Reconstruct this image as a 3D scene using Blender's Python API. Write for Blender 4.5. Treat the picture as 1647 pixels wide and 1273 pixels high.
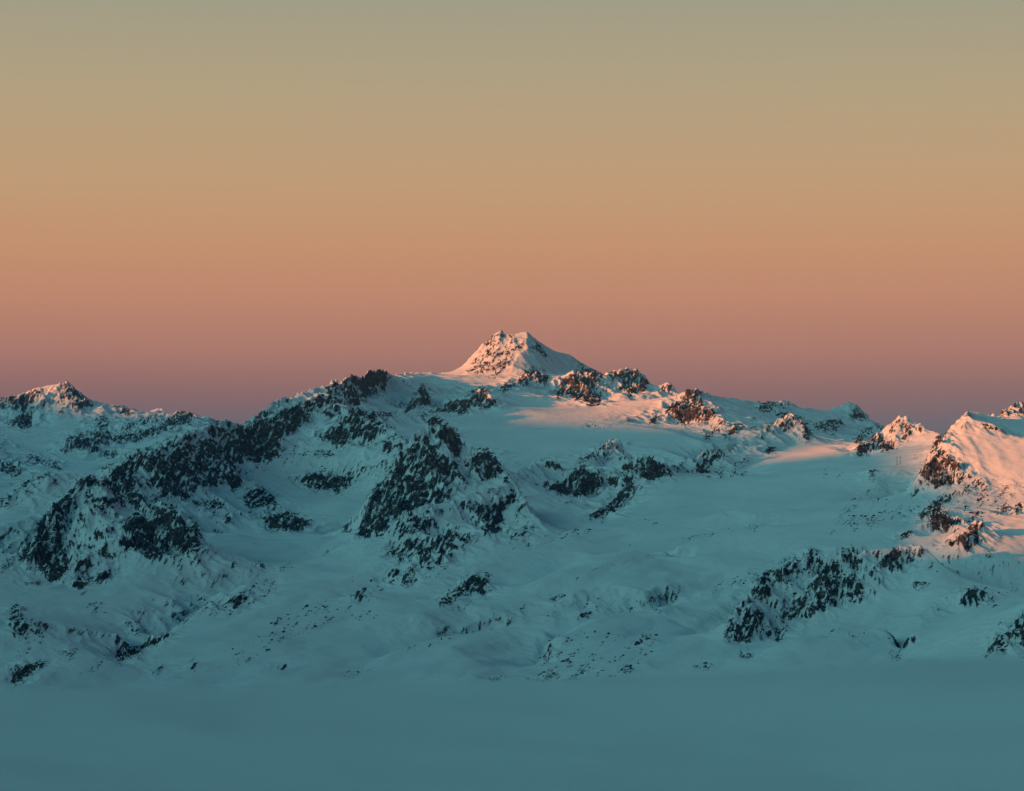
import bpy, math, random
import numpy as np
from math import radians

# =====================================================================  camera
scene = bpy.context.scene
for o in list(bpy.data.objects):
    bpy.data.objects.remove(o)

PW, PH = 1647.0, 1273.0            # survey frame: width and height in pixels
HFOV = radians(24.0)
F = PW / (2 * math.tan(HFOV / 2))  # focal length in survey pixels
YH = 760.0                         # row of the camera's own level

cam_d = bpy.data.cameras.new("camera")
cam_d.sensor_width = 36.0
cam_d.lens_unit = 'MILLIMETERS'
cam_d.lens = 36.0 * F / PW
cam_d.shift_y = (YH - PH / 2) / PW
cam_d.clip_start = 0.3
cam_d.clip_end = 120000.0
cam_d.dof.use_dof = True
cam_d.dof.focus_distance = 7000.0
cam_d.dof.aperture_fstop = 1.2
cam = bpy.data.objects.new("camera", cam_d)
scene.collection.objects.link(cam)
cam.location = (0, 0, 0)
cam.rotation_euler = (radians(90), 0, 0)
scene.camera = cam

# =====================================================================  light
SUN_AZ = radians(50.0)             # towards the sun: left of straight behind the camera
SUN_EL = math.atan(0.066)
SD = np.array([-math.sin(SUN_AZ), -math.cos(SUN_AZ), math.tan(SUN_EL)])
SD /= np.linalg.norm(SD)

def lin(r, g, b):
    f = lambda c: (c / 255 / 12.92) if c / 255 <= 0.04045 else ((c / 255 + 0.055) / 1.055) ** 2.4
    return (f(r), f(g), f(b), 1.0)

GLOW_WIDTH = 19.0
GLOW = (1.58, 3.75, 3.30, 1)
world = bpy.data.worlds.new("World")
scene.world = world
world.use_nodes = True
nt = world.node_tree
nt.nodes.clear()
N = nt.nodes.new; L = nt.links.new
out = N('ShaderNodeOutputWorld')
bg = N('ShaderNodeBackground'); bg.inputs['Strength'].default_value = 0.62
sky = N('ShaderNodeTexSky'); sky.sky_type = 'NISHITA'; sky.sun_disc = False
sky.sun_elevation = SUN_EL
sky.sun_rotation = math.atan2(SD[0], SD[1])
sky.altitude = 3000.0; sky.air_density = 1.0; sky.dust_density = 1.0; sky.ozone_density = 3.0
tc = N('ShaderNodeTexCoord')
sep = N('ShaderNodeSeparateXYZ'); L(tc.outputs['Generated'], sep.inputs[0])
# twilight colours by height above the horizon (dark band of the earth's shadow, rose belt, sand, then blue-green dusk)
mr = N('ShaderNodeMapRange'); mr.inputs['From Min'].default_value = -0.02; mr.inputs['From Max'].default_value = 0.58
L(sep.outputs['Z'], mr.inputs['Value'])
ramp = N('ShaderNodeValToRGB'); L(mr.outputs[0], ramp.inputs[0])
def stop(z): return (z + 0.02) / 0.6
SKY = [(-0.02, (92, 78, 96)), (0.010, (98, 76, 91)), (0.020, (114, 82, 91)), (0.034, (150, 97, 93)), (0.050, (179, 117, 101)),
       (0.072, (197, 133, 103)), (0.093, (202, 145, 105)), (0.119, (197, 156, 115)), (0.157, (181, 161, 126)),
       (0.194, (162, 157, 133)), (0.26, (84, 122, 128)), (0.36, (4, 80, 104)), (0.58, (0, 52, 86))]
els = ramp.color_ramp.elements
while len(els) > 1: els.remove(els[-1])
els[0].position = stop(SKY[0][0]); els[0].color = lin(*SKY[0][1])
for z, c in SKY[1:]:
    e = els.new(stop(z)); e.color = lin(*c)
dp = N('ShaderNodeVectorMath'); dp.operation = 'DOT_PRODUCT'; dp.inputs[1].default_value = tuple(SD)
L(tc.outputs['Generated'], dp.inputs[0])
ac = N('ShaderNodeMath'); ac.operation = 'ARCCOSINE'; L(dp.outputs['Value'], ac.inputs[0])          # angle from the sun
dv = N('ShaderNodeMath'); dv.operation = 'DIVIDE'; L(ac.outputs[0], dv.inputs[0]); dv.inputs[1].default_value = radians(GLOW_WIDTH)
sq = N('ShaderNodeMath'); sq.operation = 'MULTIPLY'; L(dv.outputs[0], sq.inputs[0]); L(dv.outputs[0], sq.inputs[1])
ng = N('ShaderNodeMath'); ng.operation = 'MULTIPLY'; L(sq.outputs[0], ng.inputs[0]); ng.inputs[1].default_value = -0.5
ex = N('ShaderNodeMath'); ex.operation = 'EXPONENT'; L(ng.outputs[0], ex.inputs[0])
glow = N('ShaderNodeMix'); glow.data_type = 'RGBA'; glow.clamp_factor = True
L(ex.outputs[0], glow.inputs[0]); glow.inputs[6].default_value = (0, 0, 0, 1); glow.inputs[7].default_value = GLOW
ramp2 = N('ShaderNodeValToRGB'); L(mr.outputs[0], ramp2.inputs[0])
els = ramp2.color_ramp.elements
COOL = [(-0.02, (66, 116, 130)), (0.10, (56, 112, 126)), (0.26, (34, 98, 114)), (0.36, (2, 80, 106)), (0.58, (0, 52, 88))]
while len(els) > 1: els.remove(els[-1])
els[0].position = stop(COOL[0][0]); els[0].color = lin(*COOL[0][1])
for z, c in COOL[1:]:
    e = els.new(stop(z)); e.color = lin(*c)
hd = N('ShaderNodeVectorMath'); hd.operation = 'DOT_PRODUCT'; hd.inputs[1].default_value = (math.sin(SUN_AZ), math.cos(SUN_AZ), 0.0)
L(tc.outputs['Generated'], hd.inputs[0])
side = N('ShaderNodeMapRange'); side.interpolation_type = 'SMOOTHSTEP'; side.inputs['From Min'].default_value = -0.25; side.inputs['From Max'].default_value = 0.42
L(hd.outputs['Value'], side.inputs['Value'])
dusk = N('ShaderNodeMix'); dusk.data_type = 'RGBA'; L(side.outputs[0], dusk.inputs[0]); L(ramp2.outputs[0], dusk.inputs[6]); L(ramp.outputs[0], dusk.inputs[7])
tint = N('ShaderNodeMix'); tint.data_type = 'RGBA'; tint.blend_type = 'MULTIPLY'
tint.inputs[0].default_value = 1.0
L(sky.outputs[0], tint.inputs[6]); tint.inputs[7].default_value = (0.004, 0.006, 0.004, 1)
def plus(a, b):
    m = N('ShaderNodeMix'); m.data_type = 'RGBA'; m.blend_type = 'ADD'; m.inputs[0].default_value = 1.0; m.clamp_result = False
    L(a, m.inputs[6]); L(b, m.inputs[7]); return m.outputs[2]
L(plus(plus(dusk.outputs[2], tint.outputs[2]), glow.outputs[2]), bg.inputs['Color'])
L(bg.outputs[0], out.inputs['Surface'])

sun_d = bpy.data.lights.new("sun", 'SUN')
sun_d.energy = 5.0
sun_d.angle = radians(0.9)
sun_d.color = (1.0, 0.235, 0.03)
sun = bpy.data.objects.new("sun", sun_d)
scene.collection.objects.link(sun)
from mathutils import Vector
sun.rotation_euler = Vector(SD).to_track_quat('Z', 'Y').to_euler()

scene.view_settings.view_transform = 'Standard'
scene.view_settings.look = 'None'
scene.view_settings.gamma = 1.0
scene.view_settings.use_curve_mapping = False
scene.view_settings.exposure = 0.68
scene.render.engine = 'CYCLES'
scene.cycles.max_bounces = 6
scene.cycles.diffuse_bounces = 3
scene.cycles.volume_bounces = 1
scene.cycles.use_denoising = True

# =====================================================================  survey of the range
# Crests, feet and snow lines were surveyed on eight enlarged sheets; each sheet has an origin and a scale.
SHEET = {0: (0, 0, 1.0), 1: (0, 580, 3.921), 2: (400, 500, 3.921), 3: (700, 500, 3.921), 4: (1000, 580, 3.921),
         5: (1300, 600, 4.242), 6: (0, 820, 2.995), 7: (550, 780, 2.995), 8: (1100, 780, 3.011)}

def sheet(k, text):
    """'x,y[,D] x,y ...' on sheet k -> list of (px, py, D or None)"""
    ox, oy, s = SHEET[k]
    r = []
    for tok in text.split():
        v = [float(t) for t in tok.split(',')]
        r.append((ox + v[0] / s, oy + v[1] / s, v[2] if len(v) > 2 else None))
    return r

LINES = []      # (points, kind, region, back)
def line(kind, region, *segs, back=None):
    pts = []
    for k, text in segs: pts += sheet(k, text)
    n = len(pts); px = [p[0] for p in pts]; py = [p[1] for p in pts]
    s = [0.0]
    for i in range(1, n): s.append(s[-1] + math.hypot(px[i] - px[i-1], py[i] - py[i-1]) + 1e-6)
    ki = [i for i in range(n) if pts[i][2] is not None]
    D = np.interp(s, [s[i] for i in ki], [pts[i][2] for i in ki])
    LINES.append((np.array(px), np.array(py), np.array(D), kind, region, back))

FAR, SUMMIT, GLAC, CREST, LEFT, CENTRE, SECOND, FRONT, BACKR, HILL, RIGHT, LOWHILL, SLOPE, FIELD = range(14)
R, S = 'r', 's'

# ---- far left massif
line(R, FAR, (1, '-500,330,12600 -300,300 -150,260 0,235 30,230 80,228 130,210 200,185 260,170 320,150 365,145 385,140 430,138 450,150 480,180 520,215 560,265 600,300 650,303 700,298 750,285 790,295 830,320 860,345,12600 900,335 950,315 1020,298 1050,320 1085,350 1110,335 1140,320 1190,330 1240,355 1290,375 1340,385 1380,378 1420,385 1460,405,12000 1600,470,11800'), back=(400, 250))
line(R, FAR, (1, '260,175,12560 210,230,12430 195,330,12250 180,435,12080'))
line(R, FAR, (1, '430,140,12590 430,230,12430 350,290,12300'))
line(S, FAR, (1, '-300,520,11300 0,500,11300 150,560 280,570 330,540,11300'))
line(S, FAR, (1, '330,470,11700 430,430,11700 520,440 700,390,12000 900,380,12100'))
line(R, FAR, (1, '560,470,11250 640,475 700,490 800,500 900,480,11300 1000,440 1060,410,11500 1100,370,11800 1140,325,12100'), back=(150, 20))
line(S, FAR, (1, '590,575,10700 640,570 740,530 850,515 940,495,10900'))
line(S, FAR, (1, '740,600,10000 900,575,9700 1000,550,9500 1200,500,9700 1330,410,10000'))
line(R, FAR, (1, '-200,560,10300 0,560,10300 60,580 120,590 180,555 230,580 290,590 330,560 400,510 480,490,10700 560,475,11000'), back=(200, 100))
line(S, FAR, (1, '-200,740,10050 0,720,10050 100,700 230,700 380,690 500,690,10200 620,650,10400 740,605,10500'))
line(R, FAR, (1, '-200,700,9200 0,640,9300 30,620,9300 60,640 130,690 230,740,9200'), back=(220, 110))
line(S, FAR, (1, '-200,900,9000 0,860,9050 100,820 200,780,9050 300,760,9000 500,760,9000'))
# ---- left ridge, skyline up to the plateau
line(R, LEFT, (1, '-300,1080,5850 0,930,6000 60,870 110,830 160,790 220,755 290,720,6150 400,705 480,715 560,720 600,715,6250 650,690 700,655 760,625 830,600 870,590,6400 930,590 1000,585,6500 1050,540,6600 1150,500 1250,460 1300,430,7000 1340,415 1400,400 1460,408,7200 1550,380'),
     (2, '0,700,7400 60,660 120,615 180,575 240,548 255,555 320,515 380,492 460,488,8000 520,465 560,450 600,430 650,408 700,405 740,400 780,385 815,375,8700 840,385 880,400,8950 940,400 1000,400 1080,395,9600 1150,395 1200,400 1260,390,10000'), back=(250, 150))
line(S, LEFT, (2, '-20,955,7100 100,965,7120 160,935 200,850,7250 215,800,7330 290,755,7450 340,720,7550 400,700,7650 470,690,7700 560,670,7720'))
line(R, LEFT, (2, '480,490,8000 530,540,7900 570,595,7800 620,605,7800 680,625 760,640 840,645 910,655 985,662,8200'))
line(R, LEFT, (2, '600,608,7790 640,640,7680 700,660 780,690 830,710 870,745,7360 890,760 920,755 960,780 1000,830,7160 1030,870,7080'), back=(150, 60))
line(S, LEFT, (2, '400,800,7380 440,800,7380 520,840,7340 570,862 650,850 740,862,7220 830,830,7180 850,900,7030 920,935,6950'))
line(S, LEFT, (2, '640,570,8150 750,560,8500 900,520,8850 1000,560,8550 1150,620,8400 1250,560,8800 1350,520,9100'))
line(R, LEFT, (2, '985,650,8400 1040,560,8530 1085,495,8640 1110,490,8650 1140,540,8600 1145,570,8560'), back=(60, 25))
line(S, LEFT, (0, '420,790,6800 470,800,6800 540,800,6800 590,790,6750'))
line(S, LEFT, (2, '320,1105,6960 480,1155,6940 640,1115,6960'))
line(R, LEFT, (2, '330,1040,7040 480,1030,7050 640,1045,7030'))
line(S, LEFT, (0, '330,862,6150 400,872,6150 480,872,6150 560,882,6080 590,876,6050'))
line(S, LEFT, (0, '400,840,6450 470,845,6450 540,845,6420'))
line(S, LEFT, (1, '760,885,6120 900,905,6120 1120,890,6300 1185,870,6330 1200,790,6430 1330,805,6580 1470,845,6650 1535,785,6800 1515,665,6990 1647,645,7230'))
line(R, LEFT, (1, '870,595,6400 850,680,6330 830,800,6210'))
line(R, LEFT, (1, '1050,545,6600 1080,650,6520 1160,800,6390'))
line(R, LEFT, (1, '1300,435,7000 1400,560,6870 1450,700,6750 1480,800,6670'))
# ---- front left mountain
line(R, FRONT, (1, '100,1360,5080 150,1250,5170 220,1110,5260 270,1010,5320 330,940,5370 400,890,5410 480,800,5470 540,760,5500 620,770,5540 660,795,5550 700,830,5550 800,870,5520 900,890,5500 950,920,5480 1000,960,5460 1060,960,5450 1100,1000,5430 1170,1040,5410 1220,1080,5390 1270,1140,5360 1290,1180,5340'), back=(180, 110))
line(R, FRONT, (1, '540,762,5500 490,880,5440 440,1000,5380 400,1120,5320 340,1255,5250'), (6, '300,240,5200'))
line(R, FRONT, (1, '900,892,5500 980,1000,5440 1040,1120,5360 1100,1220,5300'))
line(S, FRONT, (1, '600,900,5400 640,1020,5330 700,1180,5250'))
line(S, FRONT, (6, '60,260,5120 100,245,5140 180,300,5120 260,365,5090 390,397,5080 480,372,5110 540,315,5170 620,262,5210 720,247,5220 860,243,5230 940,223,5260 1000,190,5310'))
line(S, FRONT, (6, '300,520,4850 500,480,4900 700,440,4960'))
line(S, FRONT, (0, '-80,900,5200 0,880,5250 30,890,5180'))
line(S, FRONT, (0, '-80,850,5500 0,842,5550 60,820,5650'))
# ---- central rock mountain
line(R, CENTRE, (2, '720,1240,6070 760,1190,6120 800,1120 870,1050 920,980 960,900,6230 1000,850 1040,800 1090,760 1130,730 1180,700,6350 1210,715 1240,750 1290,760 1310,800 1350,850,6360 1400,860 1460,880 1520,895,6340 1560,950 1600,1010,6310 1640,1020,6350'), (3, '520,1020,6500 560,1000 620,960 660,925 695,908,6700'), back=(220, 170))
line(R, CENTRE, (2, '1180,702,6350 1120,850,6270 1040,1000,6190 980,1100,6130 900,1230,6070'))
line(R, CENTRE, (2, '1350,852,6360 1340,950,6290 1300,1050,6210'))
line(S, CENTRE, (2, '750,1225,6080 800,1262,6040 1000,1250,6030 1100,1230 1250,1197,6060 1350,1150,6110 1450,1095,6190 1560,1085,6220 1620,1065,6250'))
line(S, CENTRE, (2, '1230,900,6250 1200,1000,6180 1250,1150,6090'))
# ---- second row of peaks
line(R, SECOND, (3, '695,908,6700 760,950 795,990,6700 830,1000,6650 890,985 930,950 980,910 1030,880 1070,860 1100,840 1140,820,7000 1165,840 1190,880 1220,915 1250,945,6950 1275,960,6900 1300,945,6800 1350,940,6700 1390,965 1420,975 1450,968 1500,985,6900 1550,960,7000'),
     (4, '350,655,7080 380,640 440,620,7150 500,600 560,580,7300 600,575 650,600,7400 690,570 740,530,7600 780,505 850,490,7800 880,460 910,430,7900 960,405 1000,375,8000 1050,350,8050 1090,360 1120,360,8050 1150,380 1170,420 1190,470,8000 1210,515,7950'), back=(190, 110))
line(S, SECOND, (3, '430,1065,6390 520,1070,6440 640,1140,6450 720,1185,6450 850,1195,6450 960,1185,6480 1060,1130,6550 1130,1140,6580'))
line(R, SECOND, (3, '830,1000,6650 860,1030,6600 940,1010,6590 1030,1060,6560 1060,1080,6560'))
line(R, SECOND, (3, '1140,822,7000 1110,900,6900 1070,960,6820 1060,1000,6760'))
line(S, SECOND, (3, '600,1040,6560 760,1030,6600 900,1180,6440'))
line(R, SECOND, (3, '1395,968,6720 1340,1010,6660 1270,1050,6600 1240,1090,6550 1200,1150,6480 1130,1210,6400 1060,1252,6340'))
line(S, SECOND, (4, '-30,960,6280 40,860,6440 100,770,6550 150,760,6590 240,750,6640 330,735,6850 450,730,7010 550,745,7060 650,745,7070 770,725,7110 830,640,7330 900,605,7480 970,585,7600 1100,525,7880'))
line(R, SECOND, (4, '1120,362,8050 1150,430,7960 1170,500,7880 1190,520,7860'))
# ---- summit pyramid
line(R, SUMMIT, (3, '-60,404,9950 0,400,10000 100,385,10050 160,355 200,320 235,280,10150 270,240 300,210 340,175 375,150 400,122,10290 415,130 440,145 480,152 520,145 550,133 580,132,10310 595,145 640,185 700,225 750,255,10480 800,268 850,280,10600 890,315 930,350 950,375,10700 1000,430,10780'), back=(150, 110))
line(R, SUMMIT, (3, '582,135,10310 575,200,10200 583,232,10160 545,260,10120 510,300,10060 490,340,10000 485,380,9950'))
line(R, SUMMIT, (3, '400,124,10290 380,230,10150 350,330,10020'))
line(S, SUMMIT, (3, '100,430,9900 190,412,9960 270,402 370,425,9920 485,395,9930 560,397,9970 640,402,10030 760,414,10160 830,411,10260 950,392,10450'))
# ---- crest in front of the summit and on to the right
line(R, CREST, (3, '0,635,8450 60,610,8500 130,582,8550 200,565,8600 240,520,8700 290,505,8720 340,520,8680 380,560,8600'), back=(50, 12))
line(R, CREST, (3, '310,500,8850 410,498,9000 480,465,9150 530,440,9250 560,410 600,380,9500 640,395,9500 700,425 760,435,9500 800,420 850,395 900,388 950,385 1000,390,9500 1050,405,9550 1100,390,9700 1160,378 1230,365,9800 1270,368,9800 1300,400 1335,445,9700 1360,470 1390,478,9600 1430,470 1475,452,9600 1495,470 1520,515,9550 1560,530,9500'), back=(80, 22))
line(S, CREST, (3, '400,520,8950 480,500,9080 560,490,9200 700,460,9420 770,572,9250 850,560,9280 960,605,9210 1040,605,9210 1070,545,9340 1150,470,9450 1200,545,9300 1230,555,9320 1300,575,9290 1360,520,9420 1440,515,9450'))
line(R, CREST, (3, '1270,370,9800 1250,430,9650 1220,545,9350'))
line(R, CREST, (3, '900,390,9500 880,450,9380 800,545,9200'))
# ---- the glacier
line(S, GLAC, (0, '780,775,6900 900,772,6950 1000,765,7050 1050,760,7150'))
line(S, GLAC, (0, '640,682,8000 720,692,8000 800,692,8120 900,687,8230 1000,682,8280 1080,692,8080 1140,712,7800 1190,705,7900'))
line(S, GLAC, (0, '690,668,8330 800,652,8780 900,657,8730 980,657,8750 1050,642,8900 1090,645,8800'))
line(S, GLAC, (0, '760,730,7500 860,725,7600 960,718,7700 1060,720,7650 1120,735,7400'))
# ---- right background
line(R, BACKR, (4, '340,235,9150 370,215,9050 400,195 440,182,9000 490,185 520,205,9100 570,225,9900 650,240,10600 720,245,10900 760,262,10900 850,285,10900 870,270 920,255,10900 1000,262 1040,252,11000 1075,285 1110,300 1160,305,11100 1190,297 1220,310 1300,322,11300 1340,300 1380,285 1430,268,11500 1480,278 1510,308 1540,350,11400 1560,380 1600,400 1647,420,11200'), (5, '540,400,10800 640,440,10500'), back=(150, 100))
line(R, BACKR, (4, '520,207,9050 510,280,8850 560,335,8700 600,350,8600 640,390,8480 655,415,8400'))
line(R, BACKR, (4, '400,200,9020 370,280,8850 260,335,8720 170,395,8560'))
line(S, BACKR, (4, '150,415,8530 350,400,8660 420,408,8660 560,400,8560 520,515,8120 650,480,8250 760,450,8350 850,440,8370 900,430,8380'))
line(S, BACKR, (4, '700,330,10000 800,340,10000 900,345,10000 1000,350,10000'))
line(R, BACKR, (4, '1430,272,11500 1440,360,11050 1400,440,10500 1480,500,9900'))
line(R, BACKR, (4, '1200,330,10900 1300,360,10650 1380,370,10650'))
line(S, BACKR, (4, '1200,470,9600 1300,500,9300 1400,505,9300 1490,520,9000'))
line(S, BACKR, (5, '760,520,9400 900,560,9000 1000,600,8700 1300,620,8600 1600,620,8600'))
line(S, BACKR, (0, '650,700,13000 1000,740,13000 1300,780,13000 1770,800,13000'))
line(S, BACKR, (0, '1470,770,11900 1770,780,10800'))
# ---- snowy hill left of the right mountain
line(R, HILL, (5, '325,545,7150 340,515,7220 420,480,7300 450,430,7380 500,395,7420 550,360,7450 590,325 625,308,7470 660,315 690,330 720,350,7450 760,350 790,375,7400 830,390 880,405,7300 900,425,7200'), back=(120, 60))
line(S, HILL, (5, '270,610,7060 330,580,7150 450,550,7200 590,525,7250 800,505,7180 850,500,7080'))
line(R, HILL, (5, '470,437,7370 530,478,7310 590,515,7260'))
# ---- right mountain
line(R, RIGHT, (5, '680,880,6080 695,850,6100 730,780,6130 760,720,6160 790,630,6210 820,570,6240 850,530,6250 880,500,6280 900,440,6320 960,380,6400 1000,340,6450 1060,290,6500 1110,275,6600 1150,280 1200,290,6800 1250,300 1300,300,7000 1330,265,7100 1380,245,7150 1440,205,7200 1472,215,7200 1600,250,7200 1800,300,7200'), back=(150, 70))
line(R, RIGHT, (5, '1060,292,6500 1120,320,6430 1180,330,6430 1250,350,6430 1300,375,6430 1370,415,6420 1472,430,6420 1600,440,6400 1900,450,6400'), back=(100, 3))
line(S, RIGHT, (5, '760,765,6100 880,785,6090 980,770,6110 1040,710,6140 1060,620,6180 1200,600,6200 1472,600,6200 1900,620,6200'))
line(R, RIGHT, (5, '870,560,6240 930,570,6200 980,600,6160 1030,620,6140'))
line(S, RIGHT, (5, '850,850,5990 1000,850,5990 1200,900,5930 1472,880,5960 1900,880,5960'))
line(S, RIGHT, (5, '750,1015,5660 900,1030,5680 1100,1060,5630 1300,1020,5730 1472,1060,5650 1900,1060,5650'))
line(R, RIGHT, (5, '820,1010,5690 880,960,5740 920,945,5760 960,1010,5700'))
line(R, RIGHT, (8, '1235,295,5380 1330,250,5430 1430,195,5500 1450,195,5500 1480,260,5440 1500,340,5370'))
line(S, RIGHT, (8, '1250,310,5350 1400,335,5330 1480,385,5280 1647,345,5330'))
# ---- wide snow field right of the middle
line(S, FIELD, (0, '1090,778,6560 1200,775,6600 1300,755,6800 1380,745,6900 1440,752,6650 1480,745,6600'))
line(S, FIELD, (0, '1310,716,7750 1350,725,7400 1380,735,7150'))
line(S, FIELD, (0, '975,826,6250 1100,830,6000 1200,830,5880 1300,830,5880 1400,820,5900 1450,805,5960'))
line(R, FIELD, (5, '410,725,6400 425,672,6480 500,650,6520 560,640,6530 600,680,6440'))
line(S, FIELD, (0, '900,885,5550 1000,890,5450 1100,893,5420 1200,895,5420 1300,885,5440 1380,875,5440'))
line(S, FIELD, (4, '600,950,5900 700,930,5950 800,960,5890 900,950,5900 1050,910,5980'), back=(90, 22))
line(S, FIELD, (4, '250,1150,5480 430,1130,5530 600,1090,5600 700,1065,5640 830,1040,5690 960,1025,5720'), back=(90, 22))
# ---- lower slopes
line(S, SLOPE, (0, '-80,1000,4600 0,1000,4620 100,1000,4650 200,1000,4680'))
line(S, SLOPE, (0, '-100,1115,4250 0,1112,4250 400,1115,4280 800,1110,4280 1200,1105,4280 1647,1095,4180 1760,1095,4180'))
line(S, SLOPE, (0, '-120,1240,3950 400,1240,3950 800,1240,3950 1200,1240,3950 1647,1240,3900 1770,1240,3900'))
line(S, SLOPE, (6, '560,740,4500 700,670,4650 800,605,4750 870,545,4850 1000,450,4980 1130,370,5080 1280,330,5150 1330,345,5170'), back=(90, 22))
line(S, SLOPE, (6, '650,360,5080 760,400,5030 850,425,5010'))
line(S, SLOPE, (6, '1110,245,5480 1260,262,5540 1400,275,5600 1550,250,5680'))
line(R, SLOPE, (7, '330,115,5640 420,95,5680 540,70,5740 640,40,5800 720,15,5850 800,-10,5900 838,5,5920 870,60,5870 920,120,5800 960,170,5750 1000,210,5700'), back=(110, 45))
line(R, SLOPE, (7, '838,7,5920 830,60,5880 780,150,5800 720,235,5720'))
line(S, SLOPE, (7, '200,820,4550 440,735,4700 560,705,4760 700,680,4810 850,665,4840 1000,690,4790 1030,735,4720'), back=(90, 22))
line(S, SLOPE, (7, '500,775,4610 620,840,4520 740,895,4460 850,925,4430'))
line(S, SLOPE, (7, '940,900,4480 1010,760,4680 1080,700,4780 1250,640,4880 1400,590,4960 1500,600,4960 1600,560,5020'), back=(90, 22))
line(S, SLOPE, (7, '900,480,5130 1050,390,5290 1200,350,5370 1330,330,5410 1430,310,5450 1480,330,5440 1560,360,5420 1647,400,5380'), back=(90, 22))
line(S, SLOPE, (7, '1100,500,5080 1300,460,5150 1450,520,5060 1600,470,5160'))
line(S, SLOPE, (7, '0,560,5000 150,600,4940 300,640,4880 450,640,4880'))
line(S, SLOPE, (7, '600,560,5000 800,600,4950'))
line(R, LOWHILL, (8, '190,745,4640 230,645,4730 300,570,4800 400,440,4940 520,380,5000 620,325,5070 700,345,5060 800,325,5090 900,320,5110 1040,305,5130 1110,285,5160 1170,310,5140 1240,400,5060 1330,450,5020 1480,480,4990 1600,520,4960 1750,560,4940'), back=(150, 60))
line(S, LOWHILL, (8, '190,775,4610 250,775,4640 330,775,4670 460,755,4740 580,665,4830 700,605,4880 850,565,4920 1000,485,4980 1100,505,4970'))
line(R, LOWHILL, (8, '620,330,5070 600,450,4970 560,560,4890 480,660,4820'))
line(R, LOWHILL, (8, '1040,310,5130 1000,420,5030'))
line(S, SLOPE, (8, '440,790,4500 600,740,4560 800,700,4610 950,690,4630 1010,705,4620 1040,780,4540 1060,850,4460'), back=(90, 22))
line(R, SLOPE, (8, '1440,870,4230 1520,760,4340 1600,670,4420 1680,590,4490 1800,500,4570'))
line(S, SLOPE, (8, '1330,560,4850 1400,510,4900 1470,490,4920 1600,530,4900'))
line(S, SLOPE, (8, '1100,700,4590 1250,680,4620 1400,640,4680'))

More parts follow.
